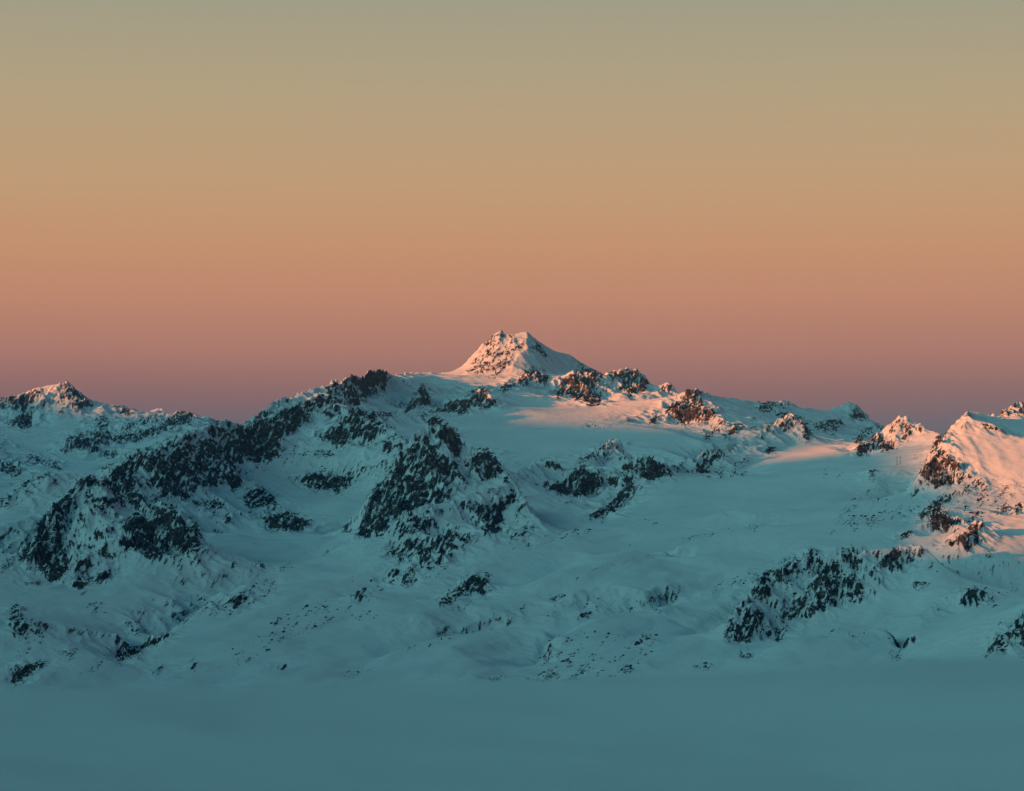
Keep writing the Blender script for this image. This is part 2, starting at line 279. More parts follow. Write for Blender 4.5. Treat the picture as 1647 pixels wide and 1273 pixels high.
# rock polygons: sheet, outline, density, lean of the strata in degrees
ROCKS_RAW = """
1 .7 10 365,150 380,138 430,130 470,170 490,180 430,200 385,200
1 .6 10 470,180 520,210 560,262 600,300 540,290 480,330 440,290 430,230 345,290 400,210
1 .6 20 0,228 80,225 120,260 60,320 0,310
1 .75 30 130,250 200,205 260,195 215,260 205,350 200,440 130,430 60,400 140,340 130,300
1 .7 20 260,275 290,270 290,300 265,300
1 .6 -20 345,305 385,310 420,350 380,340
1 .8 -20 720,287 760,280 800,305 855,340 790,345 740,300
1 .5 20 640,340 690,370 690,420 580,430 590,390
1 .85 60 570,470 640,475 700,485 800,490 900,470 1000,430 1060,390 1110,350 1140,320 1230,348 1180,390 1100,420 1000,460 900,495 800,515 700,510 600,490
1 .45 45 940,370 1000,350 1010,390 950,400 880,430 740,470 790,420 830,400
1 .65 20 480,480 560,470 620,520 630,570 590,590 560,560 460,560 380,590 400,540 440,510
1 .7 30 650,580 720,565 750,590 720,620 640,600
1 .5 20 160,600 240,600 260,640 200,670 180,640
1 .55 0 260,680 310,620 370,660 400,700 350,690 310,670
1 .6 -20 0,630 30,640 80,660 140,720 100,740 40,710 0,700
1 .5 20 0,470 60,530 40,560 0,540
1 .5 40 0,900 60,870 130,800 200,770 240,755 280,735 330,720 250,780 180,850 80,900 0,950
1 .74 15 680,770 700,720 760,670 800,630 880,590 930,595 1000,585 1050,540 1150,500 1250,490 1330,500 1400,560 1450,620 1500,660 1440,690 1500,740 1530,780 1460,830 1400,740 1330,800 1230,780 1170,790 1185,865 1120,850 1000,880 980,830 920,700 890,650 870,720 850,760 900,880 800,860 700,830
1 .8 20 1280,440 1360,405 1500,415 1560,375 1647,330 1647,420 1560,450 1400,470 1340,480
1 .92 20 1400,480 1560,450 1647,440 1647,640 1560,640 1510,660 1440,600 1380,520
1 .6 45 1280,890 1400,880 1430,890 1420,920 1350,950 1300,940
1 .6 30 1400,1000 1450,970 1460,1020 1420,1040
1 .6 40 1530,880 1600,850 1660,850 1660,920 1580,940 1540,900
1 .5 30 1490,970 1540,950 1520,990
1 .88 35 540,752 640,772 670,800 640,800 540,800 480,860 430,930 380,1000 400,1060 380,1100 400,1180 420,1255 230,1255 290,1150 350,1050 300,1080 240,1170 180,1255 150,1255 220,1120 260,1020 330,935 420,865 490,785
1 .65 30 530,890 560,860 640,870 670,900 650,940 590,940 540,920
1 .25 -30 420,930 480,960 600,1100 720,1180 750,1255 500,1255 420,1150
1 .68 25 670,830 760,860 860,870 920,900 960,940 1050,955 1100,995 1180,1040 1240,1095 1275,1150 1250,1200 1200,1240 1100,1250 1080,1200 1000,1200 960,1255 800,1200 760,1150 850,1130 740,1050 880,960 820,900
6 .92 30 100,240 200,80 260,0 340,0 300,60 240,180 330,240 330,290 270,350 240,310 180,290 190,200 150,240
6 .8 20 350,350 400,370 450,330 470,300 540,310 490,360 450,350 390,395 350,370
6 .72 20 600,60 720,0 840,0 880,60 960,110 975,160 900,220 860,240 820,200 780,240 720,240 660,190 600,200
6 .27 -30 300,60 380,0 450,0 560,180 540,280 480,280 400,200 330,150
6 .8 40 1270,45 1380,30 1500,70 1420,105 1300,95
6 .8 35 1110,290 1120,255 1140,250 1130,290
6 .75 40 1195,300 1240,255 1280,270 1270,300 1245,265 1205,300
6 .7 60 1330,290 1370,275 1430,275 1360,292
6 .45 40 1000,510 1050,450 1110,430 1150,420 1220,380 1200,420 1140,480 1060,470 1010,520
6 .8 55 560,740 600,700 640,680 720,650 800,605 810,615 740,660 660,695 580,740
6 .95 50 725,800 780,745 785,755 735,800
6 .9 20 920,760 930,740 955,735 950,770 935,785
6 .75 50 45,840 70,800 130,770 200,745 230,740 190,770 130,810 80,830
6 .6 50 270,690 290,685 340,690 375,655 375,680 340,705 300,700
6 .42 30 90,540 160,560 200,600 190,620 150,590 110,625 60,610 40,550 60,470 110,480
6 .7 20 1345,770 1380,740 1385,780 1355,785
6 .5 55 1010,440 970,420 880,500 830,540 800,535 870,490 920,450
6 .5 30 600,540 640,540 640,580 670,585 640,600 605,560
6 .5 50 0,210 100,130 60,170 0,230
6 .4 60 0,260 80,230 40,280 0,310
6 .4 60 90,350 200,340 200,360 110,370
6 .5 60 400,330 470,345 480,360 410,345
7 .82 20 70,250 100,180 150,100 200,0 400,0 510,70 440,85 330,130 240,160 200,230 150,230 130,255
7 .6 35 290,180 340,130 360,170 300,190
7 .6 40 365,140 430,100 430,130 380,145
7 .6 40 500,95 550,70 540,90 510,100
7 .65 45 270,260 300,220 360,185 430,165 440,190 370,230 320,240 280,265
7 .5 30 160,240 200,240 200,270 170,265
7 .5 25 210,340 290,280 400,270 500,210 530,240 620,250 600,320 540,310 520,370 440,400 400,425 380,410 340,380 300,370 250,340
7 .6 25 210,440 250,400 280,410 260,455
7 .65 30 280,480 300,420 345,400 350,430 310,490
7 .62 25 640,150 680,110 760,90 810,60 835,10 850,40 870,80 880,130 850,145 835,100 800,100 780,130 770,190 740,240 700,250 670,220 670,170
7 .8 40 800,190 830,160 815,190
7 .75 50 800,245 830,230 870,225 930,190 935,205 880,240 830,270 805,265
7 .92 40 1185,155 1260,120 1290,100 1340,50 1390,0 1405,5 1385,60 1330,110 1280,135 1255,165
7 .7 80 1060,85 1110,85 1100,94 1062,92
7 .6 38 450,590 500,540 580,500 600,460 660,440 710,450 700,500 680,530 650,520 610,515 560,540 520,580
7 .65 20 40,560 70,520 120,500 125,550 100,575 80,560
7 .6 35 990,570 1010,545 1070,520 1080,545 1030,560 1000,570
7 .9 40 855,605 880,585 885,595 865,608
7 .7 45 1135,645 1160,620 1210,610 1150,650
7 .9 30 1435,600 1455,570 1450,600
7 .85 50 1485,625 1520,600 1520,610
7 .85 50 1570,580 1590,568 1585,580
7 .6 45 555,710 580,690 620,680 600,700
7 .6 20 1410,760 1430,735 1490,740 1480,760 1440,770
7 .75 35 1355,910 1370,870 1395,865 1390,895
7 .55 35 960,850 1010,760 1020,770 975,860
7 .6 -30 1080,860 1060,820 1100,840 1110,870
7 .5 40 890,950 960,930 1040,890 1050,920 990,940 910,960
7 .45 40 1060,960 1100,920 1180,870 1200,830 1170,910 1080,955
7 .75 60 705,950 710,930 780,920 775,935 730,955
8 .62 38 190,745 215,690 260,620 320,540 380,470 330,480 400,430 450,430 480,400 540,370 590,375 610,325 640,325 665,370 625,420 610,440 570,430 500,450 440,490 400,540 360,540 300,610 370,620 340,700 320,770 260,765 240,730
8 .65 28 610,490 680,420 740,410 760,450 750,520 720,540 680,600 580,660 610,600 660,560 620,530
8 .82 35 470,650 540,580 600,520 600,560 580,600 530,650 490,660
8 .7 30 450,750 450,710 510,680 500,720 465,755
8 .45 40 380,700 420,660 470,590 440,660 400,710
8 .62 25 780,560 790,470 830,445 860,500 855,545 820,540 790,565
8 .45 20 740,340 800,320 880,330 900,380 950,460 930,470 880,430 850,380 780,420 770,380
8 .75 20 925,340 945,335 945,370 925,365
8 .78 20 965,400 980,350 1040,310 1055,340 1045,410 1010,445 1000,410
8 .5 35 1080,390 1090,340 1150,310 1180,330 1140,360 1100,385
8 .6 -20 1185,390 1205,380 1200,420
8 .5 35 1120,510 1140,480 1180,475 1150,510
8 .62 15 1335,570 1370,520 1420,510 1470,530 1470,550 1430,575 1370,585
8 .6 20 1200,610 1220,590 1240,600 1220,620
8 .58 38 1450,850 1480,800 1520,760 1580,700 1660,610 1660,800 1620,790 1640,740 1600,740 1560,800 1550,790 1500,800 1465,850
8 .65 40 265,830 280,810 300,820 320,815 340,825 320,845 290,835
8 .5 20 785,755 790,720 815,720 800,750
8 .65 45 1020,280 1050,245 1110,220 1110,240 1060,265
8 .6 20 1235,300 1250,275 1310,265 1310,300
8 .78 20 1330,280 1360,240 1420,200 1450,200 1430,260 1415,315 1360,310 1330,295
8 .5 0 1455,340 1480,320 1500,350 1470,370
5 .82 30 325,560 340,510 420,490 430,450 470,430 530,475 590,515 540,540 500,510 440,520 370,570
5 .75 30 555,430 560,355 590,325 625,305 640,315 610,350 590,400 560,430
5 .6 15 640,315 670,315 710,390 690,420 660,470 620,470 640,400
5 .75 15 740,400 750,350 790,368 790,400 765,430
5 .92 35 410,725 425,670 460,665 490,665 450,690 425,720
5 .72 25 870,470 930,395 960,380 930,450 900,520 920,550 880,560 840,640 800,680 820,720 780,740 765,700 800,620 830,565
5 .5 35 970,375 1010,335 1060,300 1030,360 980,385
5 .65 -35 1170,340 1200,345 1250,360 1300,375 1370,415 1340,420 1280,390 1200,385
5 .88 10 800,650 870,570 930,570 980,600 1030,620 1000,660 990,720 960,770 890,780 850,750 830,700
5 .8 20 970,760 980,720 1010,700 1000,750
5 .92 35 695,850 720,790 740,770 755,790 740,820 700,855
5 .7 30 1020,740 1040,690 1070,670 1080,690 1050,750
5 .5 50 1000,830 1080,760 1140,725 1200,720 1130,760 1180,750 1240,745 1200,770 1100,810 1040,815
5 .5 35 1140,900 1150,850 1200,800 1240,770 1220,820 1200,850 1160,890
5 .62 48 735,1015 780,960 850,900 950,850 1000,830 980,860 900,920 830,980 770,1010
5 .82 15 820,1010 870,960 920,945 960,1020 1000,1040 960,1060 910,1090 850,1060
5 .55 45 1290,820 1320,780 1360,760 1400,780 1330,800
5 .7 45 1270,975 1340,910 1400,900 1350,950
5 .7 25 1390,980 1430,900 1480,885 1440,950 1420,995
5 .6 30 1110,1030 1120,970 1180,930 1150,980
5 .6 40 1050,1050 1080,1020 1060,1060
5 .7 30 980,1060 1000,1030 1000,1060
5 .65 45 600,1155 640,1100 700,1075 720,1085 660,1110 620,1145
5 .4 40 200,1000 260,920 280,940 220,1000
5 .85 20 270,1050 285,1015 285,1050
5 .85 45 300,1068 320,1052 320,1065
5 .85 45 488,805 505,798 500,812
5 .42 50 380,1040 430,1010 510,985 440,1020 460,1040 420,1050
5 .5 50 490,1000 600,910 560,950 520,970
5 .6 20 1310,290 1340,260 1380,240 1440,200 1480,205 1480,300 1400,280 1340,300
5 .88 -35 265,205 340,215 400,300 400,330 340,310 270,320 300,270 300,240
5 .55 20 20,370 100,350 180,340 240,350 200,390 100,410 40,400
5 .5 20 130,430 200,390 180,430
5 .75 25 310,480 340,420 370,400 420,400 390,430 370,470 330,490
5 .6 20 370,350 440,368 480,350 540,358 500,390 400,400
4 .7 15 0,60 60,52 100,72 130,105 165,160 120,180 50,240 20,210 0,180
4 .75 25 235,180 290,142 320,162 340,208 290,190
4 .65 15 370,265 400,205 450,182 510,195 500,230 520,280 480,300 400,290
4 .88 45 165,395 180,370 240,340 240,370 200,400
4 .86 35 260,340 330,290 390,290 400,300 480,300 530,310 600,345 560,380 480,395 390,400 340,375 330,330
4 .6 20 590,380 640,370 655,410 600,400
4 .4 40 480,450 540,400 510,460
4 .6 35 510,490 560,430 650,430 570,480 530,510
4 .8 40 630,480 680,440 720,410 780,405 760,440 700,470
4 .6 60 780,440 840,420 850,435
4 .82 20 850,285 880,265 930,252 1000,270 950,300 920,330 880,320
4 .7 60 950,330 1040,325 1030,345 970,345
4 .42 20 970,257 1040,252 1090,290 1040,300 1000,290
4 .5 45 810,380 870,345 830,390
4 .3 20 700,315 800,300 790,330
4 .7 0 1160,303 1190,297 1190,320
4 .58 30 860,500 900,440 960,408 1000,375 1050,348 1100,375 1080,390 1000,420 940,450 900,500 870,520
4 .88 -15 1080,360 1130,357 1170,415 1190,475 1190,520 1150,510 1140,480 1150,420 1110,390
4 .92 40 900,570 930,540 970,550 960,580 925,600
4 .5 35 640,610 720,540 780,510 740,550 680,600
4 .58 40 440,640 520,600 600,575 640,590 650,630 590,640 550,680 550,740 500,710 450,690 440,660
4 .6 45 700,650 760,630 810,600 780,640 720,660
4 .5 20 600,710 640,720 630,740
4 .85 10 685,730 700,700 712,705 702,738
4 .85 10 725,722 775,700 772,722 735,728
4 .7 20 340,690 380,645 360,690 350,710
4 .78 20 100,640 190,630 240,655 260,695 320,710 300,740 220,745 150,755 90,720
4 .5 35 0,690 90,660 100,750 60,780 40,860 0,920
4 .25 60 0,370 50,360 120,345 100,380 40,395
3 .66 20 230,290 290,225 340,165 380,135 400,115 420,140 400,180 360,210 310,230 280,260
3 .40 25 200,390 300,220 400,118 480,160 565,200 500,300 400,410 250,400
3 .55 40 190,380 270,355 360,335 360,365 320,390 250,395 200,400
3 .66 40 365,415 400,370 440,330 480,320 480,345 430,380 400,405
3 .45 35 420,260 470,240 520,190 560,180 560,220 500,240 450,290 400,330
3 .5 20 500,200 575,210 570,235 530,240
3 .78 -35 600,225 640,205 680,240 710,280 710,305 650,260 600,240
3 .85 -40 840,278 890,308 950,368 930,375 900,340
3 .92 50 410,500 420,480 520,460 480,490 430,510
3 .8 20 525,450 560,400 600,375 640,395 720,428 700,445 640,460 600,450 560,470 550,485
3 .7 30 730,440 765,430 750,455
3 .82 35 0,640 60,610 130,582 200,565 240,520 290,503 330,500 310,540 340,560 380,580 330,610 290,620 230,600 190,650 100,640 60,645
3 .72 25 765,560 780,530 770,490 830,440 880,397 960,382 1010,395 1060,402 1050,430 1000,450 1010,490 960,520 1000,530 1060,550 1040,590 1000,605 950,580 880,550 800,550
3 .72 15 1070,402 1130,395 1200,392 1270,370 1340,465 1330,500 1250,530 1220,550 1190,500 1190,440 1130,420
3 .78 20 1410,490 1470,452 1490,468 1515,518 1490,510 1440,505
3 .6 45 1290,575 1310,565 1305,578
3 .25 50 910,730 980,705 1080,720 1080,745 960,740
3 .22 50 1140,695 1220,670 1290,655 1290,680 1220,705
3 .62 30 890,980 960,925 1050,875 1100,850 1130,890 1100,920 1060,910 1000,930 930,980
3 .78 -30 1100,845 1140,818 1170,838 1190,878 1215,910 1160,890
3 .7 -20 1210,930 1240,915 1245,960
3 .86 50 830,1080 880,1020 940,1010 1000,1040 1060,1080 1050,1110 1000,1150 920,1170 800,1160 700,1130 780,1100 900,1110 960,1090 880,1080
3 .85 20 1080,1060 1130,1060 1170,1110 1100,1100
3 .76 20 1160,990 1250,965 1300,945 1390,962 1430,1000 1500,1050 1400,1055 1320,1060 1270,1020 1200,1000
3 .92 45 1060,1240 1130,1210 1190,1150 1240,1090 1230,1150 1180,1220 1130,1250 1070,1255
3 .7 -20 700,950 760,950 795,988 760,1005 720,980
3 .5 40 420,1080 440,1030 470,1015 460,1060 430,1090
2 .6 40 0,690 60,650 160,605 230,562 160,650 60,700 0,740
2 .93 25 -20,760 60,720 160,680 200,650 330,600 350,640 340,690 320,740 220,780 200,860 170,940 100,968 -20,940
2 .58 20 360,590 420,560 490,540 540,570 580,620 540,660 470,680 420,650
2 .5 15 340,650 400,640 400,680 350,720
2 .78 -20 470,488 520,460 580,445 560,500 530,520 570,580 540,560 490,510
2 .72 10 570,490 640,415 740,397 815,372 880,398 880,450 860,510 780,540 700,560 690,600 620,590 590,530
2 .97 35 980,655 1040,560 1085,488 1110,488 1145,560 1130,590 1060,610 1000,650
2 .88 80 600,600 680,620 760,638 910,650 980,658 840,665 740,660 680,640
2 .6 70 1050,660 1150,640 1200,640 1060,675
2 .82 25 570,730 640,660 720,660 800,690 860,740 870,760 820,790 740,830 720,800 680,800 650,840 570,860 520,830 440,800 520,770
2 .88 70 650,840 740,845 790,820 740,860
2 .6 50 400,900 460,880 530,890 540,910 470,935 410,910
2 .48 30 830,830 900,800 980,850 990,820 1000,830 960,890 940,930 880,910 850,900
2 .74 30 320,1080 370,1050 480,1050 640,1060 620,1120 560,1160 510,1130 430,1130 340,1110
2 .82 15 1130,745 1150,708 1180,695 1230,715 1240,750 1290,755 1310,800 1350,850 1330,930 1260,880 1230,830 1150,780
2 .78 25 760,1200 800,1125 870,1045 930,975 980,895 1050,815 1120,780 1170,880 1200,920 1330,1000 1320,1050 1240,1110 1200,1080 1160,1000 1110,1050 1250,1190 1170,1200 1120,1220 1000,1255 760,1255
2 .82 -25 1350,980 1400,940 1480,900 1520,890 1570,960 1600,1020 1560,1060 1480,1080 1440,1020 1380,1000
2 .82 -30 1370,858 1440,868 1500,888 1400,875
2 .6 40 0,1150 60,1130 140,1160 190,1230 120,1240 50,1180 0,1200
"""

# =====================================================================  noise
def hash3(ix, iy, iz, seed):
    h = (ix.astype(np.uint32) * np.uint32(374761393) + iy.astype(np.uint32) * np.uint32(668265263)
         + iz.astype(np.uint32) * np.uint32(2147483647) + np.uint32(seed * 144665 & 0xffffffff))
    h = (h ^ (h >> np.uint32(13))) * np.uint32(1274126177)
    h = h ^ (h >> np.uint32(16))
    return h

def gnoise(x, y, seed=0):
    """2-D gradient noise, about -1..1"""
    x0 = np.floor(x).astype(np.int64); y0 = np.floor(y).astype(np.int64)
    fx = (x - x0).astype(np.float32); fy = (y - y0).astype(np.float32)
    u = fx * fx * fx * (fx * (fx * 6 - 15) + 10); v = fy * fy * fy * (fy * (fy * 6 - 15) + 10)
    z = np.zeros((), np.int64)
    def g(ix, iy, dx, dy):
        a = hash3(ix, iy, z, seed).astype(np.float32) * np.float32(2 * math.pi / 4294967296.0)
        return np.cos(a) * dx + np.sin(a) * dy
    n00 = g(x0, y0, fx, fy); n10 = g(x0 + 1, y0, fx - 1, fy)
    n01 = g(x0, y0 + 1, fx, fy - 1); n11 = g(x0 + 1, y0 + 1, fx - 1, fy - 1)
    return 1.5 * ((n00 * (1 - u) + n10 * u) * (1 - v) + (n01 * (1 - u) + n11 * u) * v)

def fbm(x, y, octaves, seed=0, gain=0.5):
    a, s, t = 1.0, 0.0, 0.0
    for i in range(octaves):
        s = s + a * gnoise(x * 2 ** i + 17.3 * i, y * 2 ** i - 9.1 * i, seed + i); t += a; a *= gain
    return s / t

# =====================================================================  terrain
PX0, PX1, DPX = -130.0, 1777.0, 1.9
cols = np.arange(PX0, PX1, DPX); NU = len(cols)
rows = np.concatenate([np.arange(3700, 4200, 14.0), np.arange(4200, 7000, 4.0), np.arange(7000, 8300, 6.5),
                       np.arange(8300, 10500, 8.0), np.arange(10500, 13100, 15.0)])
NV = len(rows)
ucol = (cols - PW / 2) / F

def solve(cstep, rstep, init, iters):
    """membrane through the surveyed lines on a thinned grid"""
    c = cols[::cstep]; r = rows[::rstep]
    nc, nr = len(c), len(r)
    acc = np.zeros((nr, nc)); cnt = np.zeros((nr, nc))
    accr = np.zeros((nr, nc)); cntr = np.zeros((nr, nc))
    for px, py, D, kind, reg, back in LINES:
        for i in range(len(px) - 1):
            n = int(max(abs(px[i+1] - px[i]) / (DPX * cstep), abs(D[i+1] - D[i]) / (6.0 * rstep)) * 2) + 2
            t = np.linspace(0, 1, n)
            x = px[i] + (px[i+1] - px[i]) * t; y = py[i] + (py[i+1] - py[i]) * t; d = D[i] + (D[i+1] - D[i]) * t
            sets = [(x, d, (YH - y) / F * d)]
            if back and back[0] > 0:
                sets.append((x, d + back[0], (YH - y) / F * d - back[1]))
            for j, (xx, dd, zz) in enumerate(sets):
                ci = np.rint(np.interp(xx, c, np.arange(nc))).astype(int); ri = np.rint(np.interp(dd, r, np.arange(nr))).astype(int)
                if j == 0: zz = zz / dd * r[ri]
                if kind == R and j == 0:
                    np.add.at(accr, (ri, ci), zz); np.add.at(cntr, (ri, ci), 1)
                else:
                    np.add.at(acc, (ri, ci), zz); np.add.at(cnt, (ri, ci), 1)
    hard = cntr > 0; soft = (cnt > 0) & ~hard
    val = np.where(hard, accr / np.maximum(cntr, 1), acc / np.maximum(cnt, 1))
    fix = hard | soft
    H = init.copy() if init is not None else np.full((nr, nc), 0.0)
    if init is None:
        # start from the mean of each row's constraints
        m = np.array([val[i][fix[i]].mean() if fix[i].any() else np.nan for i in range(nr)])
        ok = ~np.isnan(m); m = np.interp(np.arange(nr), np.arange(nr)[ok], m[ok])
        H = np.repeat(m[:, None], nc, 1)
    H[fix] = val[fix]
    dx = (r * DPX * cstep / F)[:, None]
    dr = np.gradient(r)[:, None]
    wx = 1 / dx ** 2; wy = 1 / dr ** 2
    wx = wx / (2 * wx + 2 * wy); wy = 0.5 - wx
    def relax(H, n, m):
        for _ in range(n):
            P = np.pad(H, 1, mode='edge')
            Q = wx * (P[1:-1, :-2] + P[1:-1, 2:]) + wy * (P[:-2, 1:-1] + P[2:, 1:-1])
            H = np.where(m, val, Q)
        return H
    H = relax(H, iters[0], fix)
    H = relax(H, iters[1], hard)
    return H, hard

def upsample(H, cstep_from, cstep_to, rstep_from, rstep_to):
    c0 = cols[::cstep_from]; r0 = rows[::rstep_from]; c1 = cols[::cstep_to]; r1 = rows[::rstep_to]
    A = np.empty((len(r0), len(c1)))
    for i in range(len(r0)): A[i] = np.interp(c1, c0, H[i])
    fi = np.interp(r1, r0, np.arange(len(r0))); i0 = np.minimum(fi.astype(int), len(r0) - 2); t = (fi - i0)[:, None]
    return A[i0] * (1 - t) + A[i0 + 1] * t

H, _ = solve(16, 8, None, (900, 0))
H = upsample(H, 16, 8, 8, 4); H, _ = solve(8, 4, H, (300, 0))
H = upsample(H, 8, 4, 4, 2); H, _ = solve(4, 2, H, (120, 22))
H = upsample(H, 4, 1, 2, 1); H, HARD = solve(1, 1, H, (30, 22))

XX = ucol[None, :] * rows[:, None]
YY = np.repeat(rows[:, None], NU, 1)
PXX = np.repeat(cols[None, :], NV, 0)

# ---- which massif each patch of ground belongs to
cc = cols[::16]; rr = rows[::8]
gx = ((cc - PW / 2) / F)[None, :] * rr[:, None]; gy = np.repeat(rr[:, None], len(cc), 1)
dist = np.full((14,) + gx.shape, 1e9)
for px, py, D, kind, reg, back in LINES:
    for i in range(len(px) - 1):
        a = np.array([(px[i] - PW / 2) / F * D[i], D[i]]); b = np.array([(px[i+1] - PW / 2) / F * D[i+1], D[i+1]])
        ab = b - a; t = np.clip(((gx - a[0]) * ab[0] + (gy - a[1]) * ab[1]) / (ab @ ab + 1e-9), 0, 1)
        d = np.hypot(gx - a[0] - ab[0] * t, gy - a[1] - ab[1] * t)
        dist[reg] = np.minimum(dist[reg], d)
best = np.full((NV, NU), 1e9); REG = np.zeros((NV, NU), np.int8)
for k in range(14):
    dk = upsample(dist[k], 16, 1, 8, 1)
    m = dk < best; best[m] = dk[m]; REG[m] = k

# ---- rock raster in the survey frame
RX0, RY0, RW, RH = -40, 480, 1740, 660
rdens = np.zeros((RH, RW), np.float32); rlean = np.zeros((RH, RW), np.float32); rid = np.zeros((RH, RW), np.int16)
POLYS = []
for ln in ROCKS_RAW.strip().splitlines():
    t = ln.split(); k = int(t[0]); ox, oy, s = SHEET[k]
    P = np.array([[float(v) for v in q.split(',')] for q in t[3:]])
    P = P / s + np.array([ox, oy])
    POLYS.append(P)
    x0, y0 = np.floor(P.min(0)).astype(int) - 1; x1, y1 = np.ceil(P.max(0)).astype(int) + 2
    x0 = max(x0, RX0); y0 = max(y0, RY0); x1 = min(x1, RX0 + RW); y1 = min(y1, RY0 + RH)
    gxx, gyy = np.meshgrid(np.arange(x0, x1) + 0.5, np.arange(y0, y1) + 0.5)
    ins = np.zeros(gxx.shape, bool)
    for i in range(len(P)):
        ax, ay = P[i]; bx, by = P[(i + 1) % len(P)]
        c = ((ay > gyy) != (by > gyy)) & (gxx < (bx - ax) * (gyy - ay) / (by - ay + 1e-12) + ax)
        ins ^= c
    sl = (slice(y0 - RY0, y1 - RY0), slice(x0 - RX0, x1 - RX0))
    up = ins & (float(t[1]) > rdens[sl])
    rdens[sl] = np.where(up, float(t[1]), rdens[sl]); rlean[sl] = np.where(up, float(t[2]), rlean[sl]); rid[sl] = np.where(up, len(POLYS), rid[sl])
big = np.zeros_like(rid, bool)
for i_ in np.flatnonzero(np.bincount(rid.ravel()) > 500)[1:]: big |= rid == i_
for k in (2, 3):      # larger crags carry on over their crests
    up = (rdens[k:] * 0.96 > rdens[:-k]) & big[k:]
    rlean[:-k] = np.where(up, rlean[k:], rlean[:-k]); rid[:-k] = np.where(up, rid[k:], rid[:-k]); rdens[:-k] = np.where(up, rdens[k:] * 0.96, rdens[:-k]); big[:-k] |= up
def blur(a, n):
    for _ in range(n):
        p = np.pad(a, 1, mode='edge')
        a = (p[:-2, 1:-1] + p[2:, 1:-1] + p[1:-1, :-2] + p[1:-1, 2:] + 2 * p[1:-1, 1:-1]) / 6
    return a
rdens_b = np.maximum(blur(np.where(rdens > 0.7, 0.7 + (rdens - 0.7) * 0.5, rdens), 6), blur(blur(rdens, 40), 40) * 0.70)
lean_b = blur(np.where(rdens > 0, rlean, 20.0), 12)

def sample(a, x, y):
    xi = np.clip((x - RX0).astype(int), 0, RW - 1); yi = np.clip((y - RY0).astype(int), 0, RH - 1)
    return a[yi, xi]

PYY = YH - H / YY * F
V = H / YY
run = np.maximum.accumulate(V, 0)
vis = V >= run - 5.0 / F
wob = 4.0
wx_ = PXX + wob * gnoise(XX / 45, YY / 45 + H / 30, 5) + 2 * gnoise(XX / 14, YY / 14 + H / 10, 6)
wy_ = PYY + wob * gnoise(XX / 45 + 50, YY / 45 + H / 30, 7) + 2 * gnoise(XX / 14 + 50, YY / 14 + H / 10, 8)
M = sample(rdens_b, wx_, wy_); LEAN = np.radians(sample(lean_b, PXX, PYY)); PID = sample(rid, PXX, PYY)
gy_, gx_ = np.gradient(H); dxm = YY * DPX / F; drm = np.gradient(rows)[:, None]
slope = np.hypot(gx_ / dxm, gy_ / drm)
hidden = np.clip((slope - 0.75) / 0.5, 0, 1) * 0.7
M = np.where(vis, M, hidden).astype(np.float32); PID = np.where(vis, PID, 0)

# ---- relief: drifts on the snow, crags on the rock
amp = np.array([5.0, 2.5, 1.2, 2.5, 7.0, 5.0, 5.0, 6.0, 3.0, 3.5, 6.0, 9.0, 11.0, 3.2])
am = np.zeros_like(H)
for k in range(14): am[REG == k] = amp[k]
am = blur(am, 30)
da = XX * .8 - YY * .6; db = XX * .6 + YY * .8
drift = fbm(da / 170, db / 300, 3, 20) * am * 1.7 + fbm(da / 52, db / 110, 2, 24) * am * 0.26
Hs = H.copy()
for _ in range(60):
    p_ = np.pad(Hs, ((0, 0), (1, 1)), mode='edge'); Hs = 0.25 * p_[:, :-2] + 0.5 * Hs + 0.25 * p_[:, 2:]
for _ in range(14):
    p_ = np.pad(Hs, ((1, 1), (0, 0)), mode='edge'); Hs = 0.25 * p_[:-2] + 0.5 * Hs + 0.25 * p_[2:]
fy_, fx_ = np.gradient(Hs); fx_ = fx_ / dxm; fy_ = fy_ / drm - fx_ * ucol[None, :]
fs_ = np.hypot(fx_, fy_) + 1e-6; ux, uy = fx_ / fs_, fy_ / fs_
def ribs(wave, reach, n, seed):
    t_ = np.zeros_like(H)
    for k in np.linspace(-1, 1, n):
        t_ += gnoise((XX + ux * reach * k) / wave, (YY + uy * reach * k) / wave, seed) * (1.2 - abs(k))
    return t_ / t_.std()
rib1 = ribs(60, 130, 9, 81); rib2 = ribs(24, 55, 7, 82)
steep = np.clip(fs_ / 0.5 - 0.35, 0, 1.4)
rib = (1 - np.abs(rib1) * 0.9) * 5.0 + rib2 * 1.7
def box(a, ry, rx):
    for ax, r_ in ((0, ry), (1, rx)):
        p_ = np.pad(a, [(r_ + 1, r_) if k == ax else (0, 0) for k in (0, 1)], mode='edge'); c_ = np.cumsum(p_, ax, dtype=np.float64)
        n_ = 2 * r_ + 1
        a = ((c_[n_:] - c_[:-n_]) if ax == 0 else (c_[:, n_:] - c_[:, :-n_])) / n_
    return a
rug = np.clip(box(box(M, 6, 14), 6, 14) * 1.9, 0, 1) + np.where((REG == RIGHT) | (REG == GLAC) | (REG == HILL), 0.07, 0.24) * np.clip(steep, 0, 1)
rug = rug * np.where(REG == SUMMIT, 0.28, np.where(REG == FAR, 1.5, 1.0))
near = np.clip(box(HARD.astype(np.float32), 3, 6) * 6, 0, 1)
wxn = XX + 14 * gnoise(XX / 70, YY / 70, 90); wyn = YY + 14 * gnoise(XX / 70 + 9, YY / 70, 91)
def ridged(w, seed): 
    return (1 - np.abs(gnoise((wxn * .9 + wyn * .35) / w, (wyn * .9 - wxn * .35) / (w * 1.25), seed))) ** 2 - 0.6
craggy = (30 * ridged(135, 92) + 21 * ridged(64, 93)) * (1 - 0.8 * near) + (11 * ridged(30, 94) + 5 * ridged(15, 95)) * (1 - 0.4 * near)
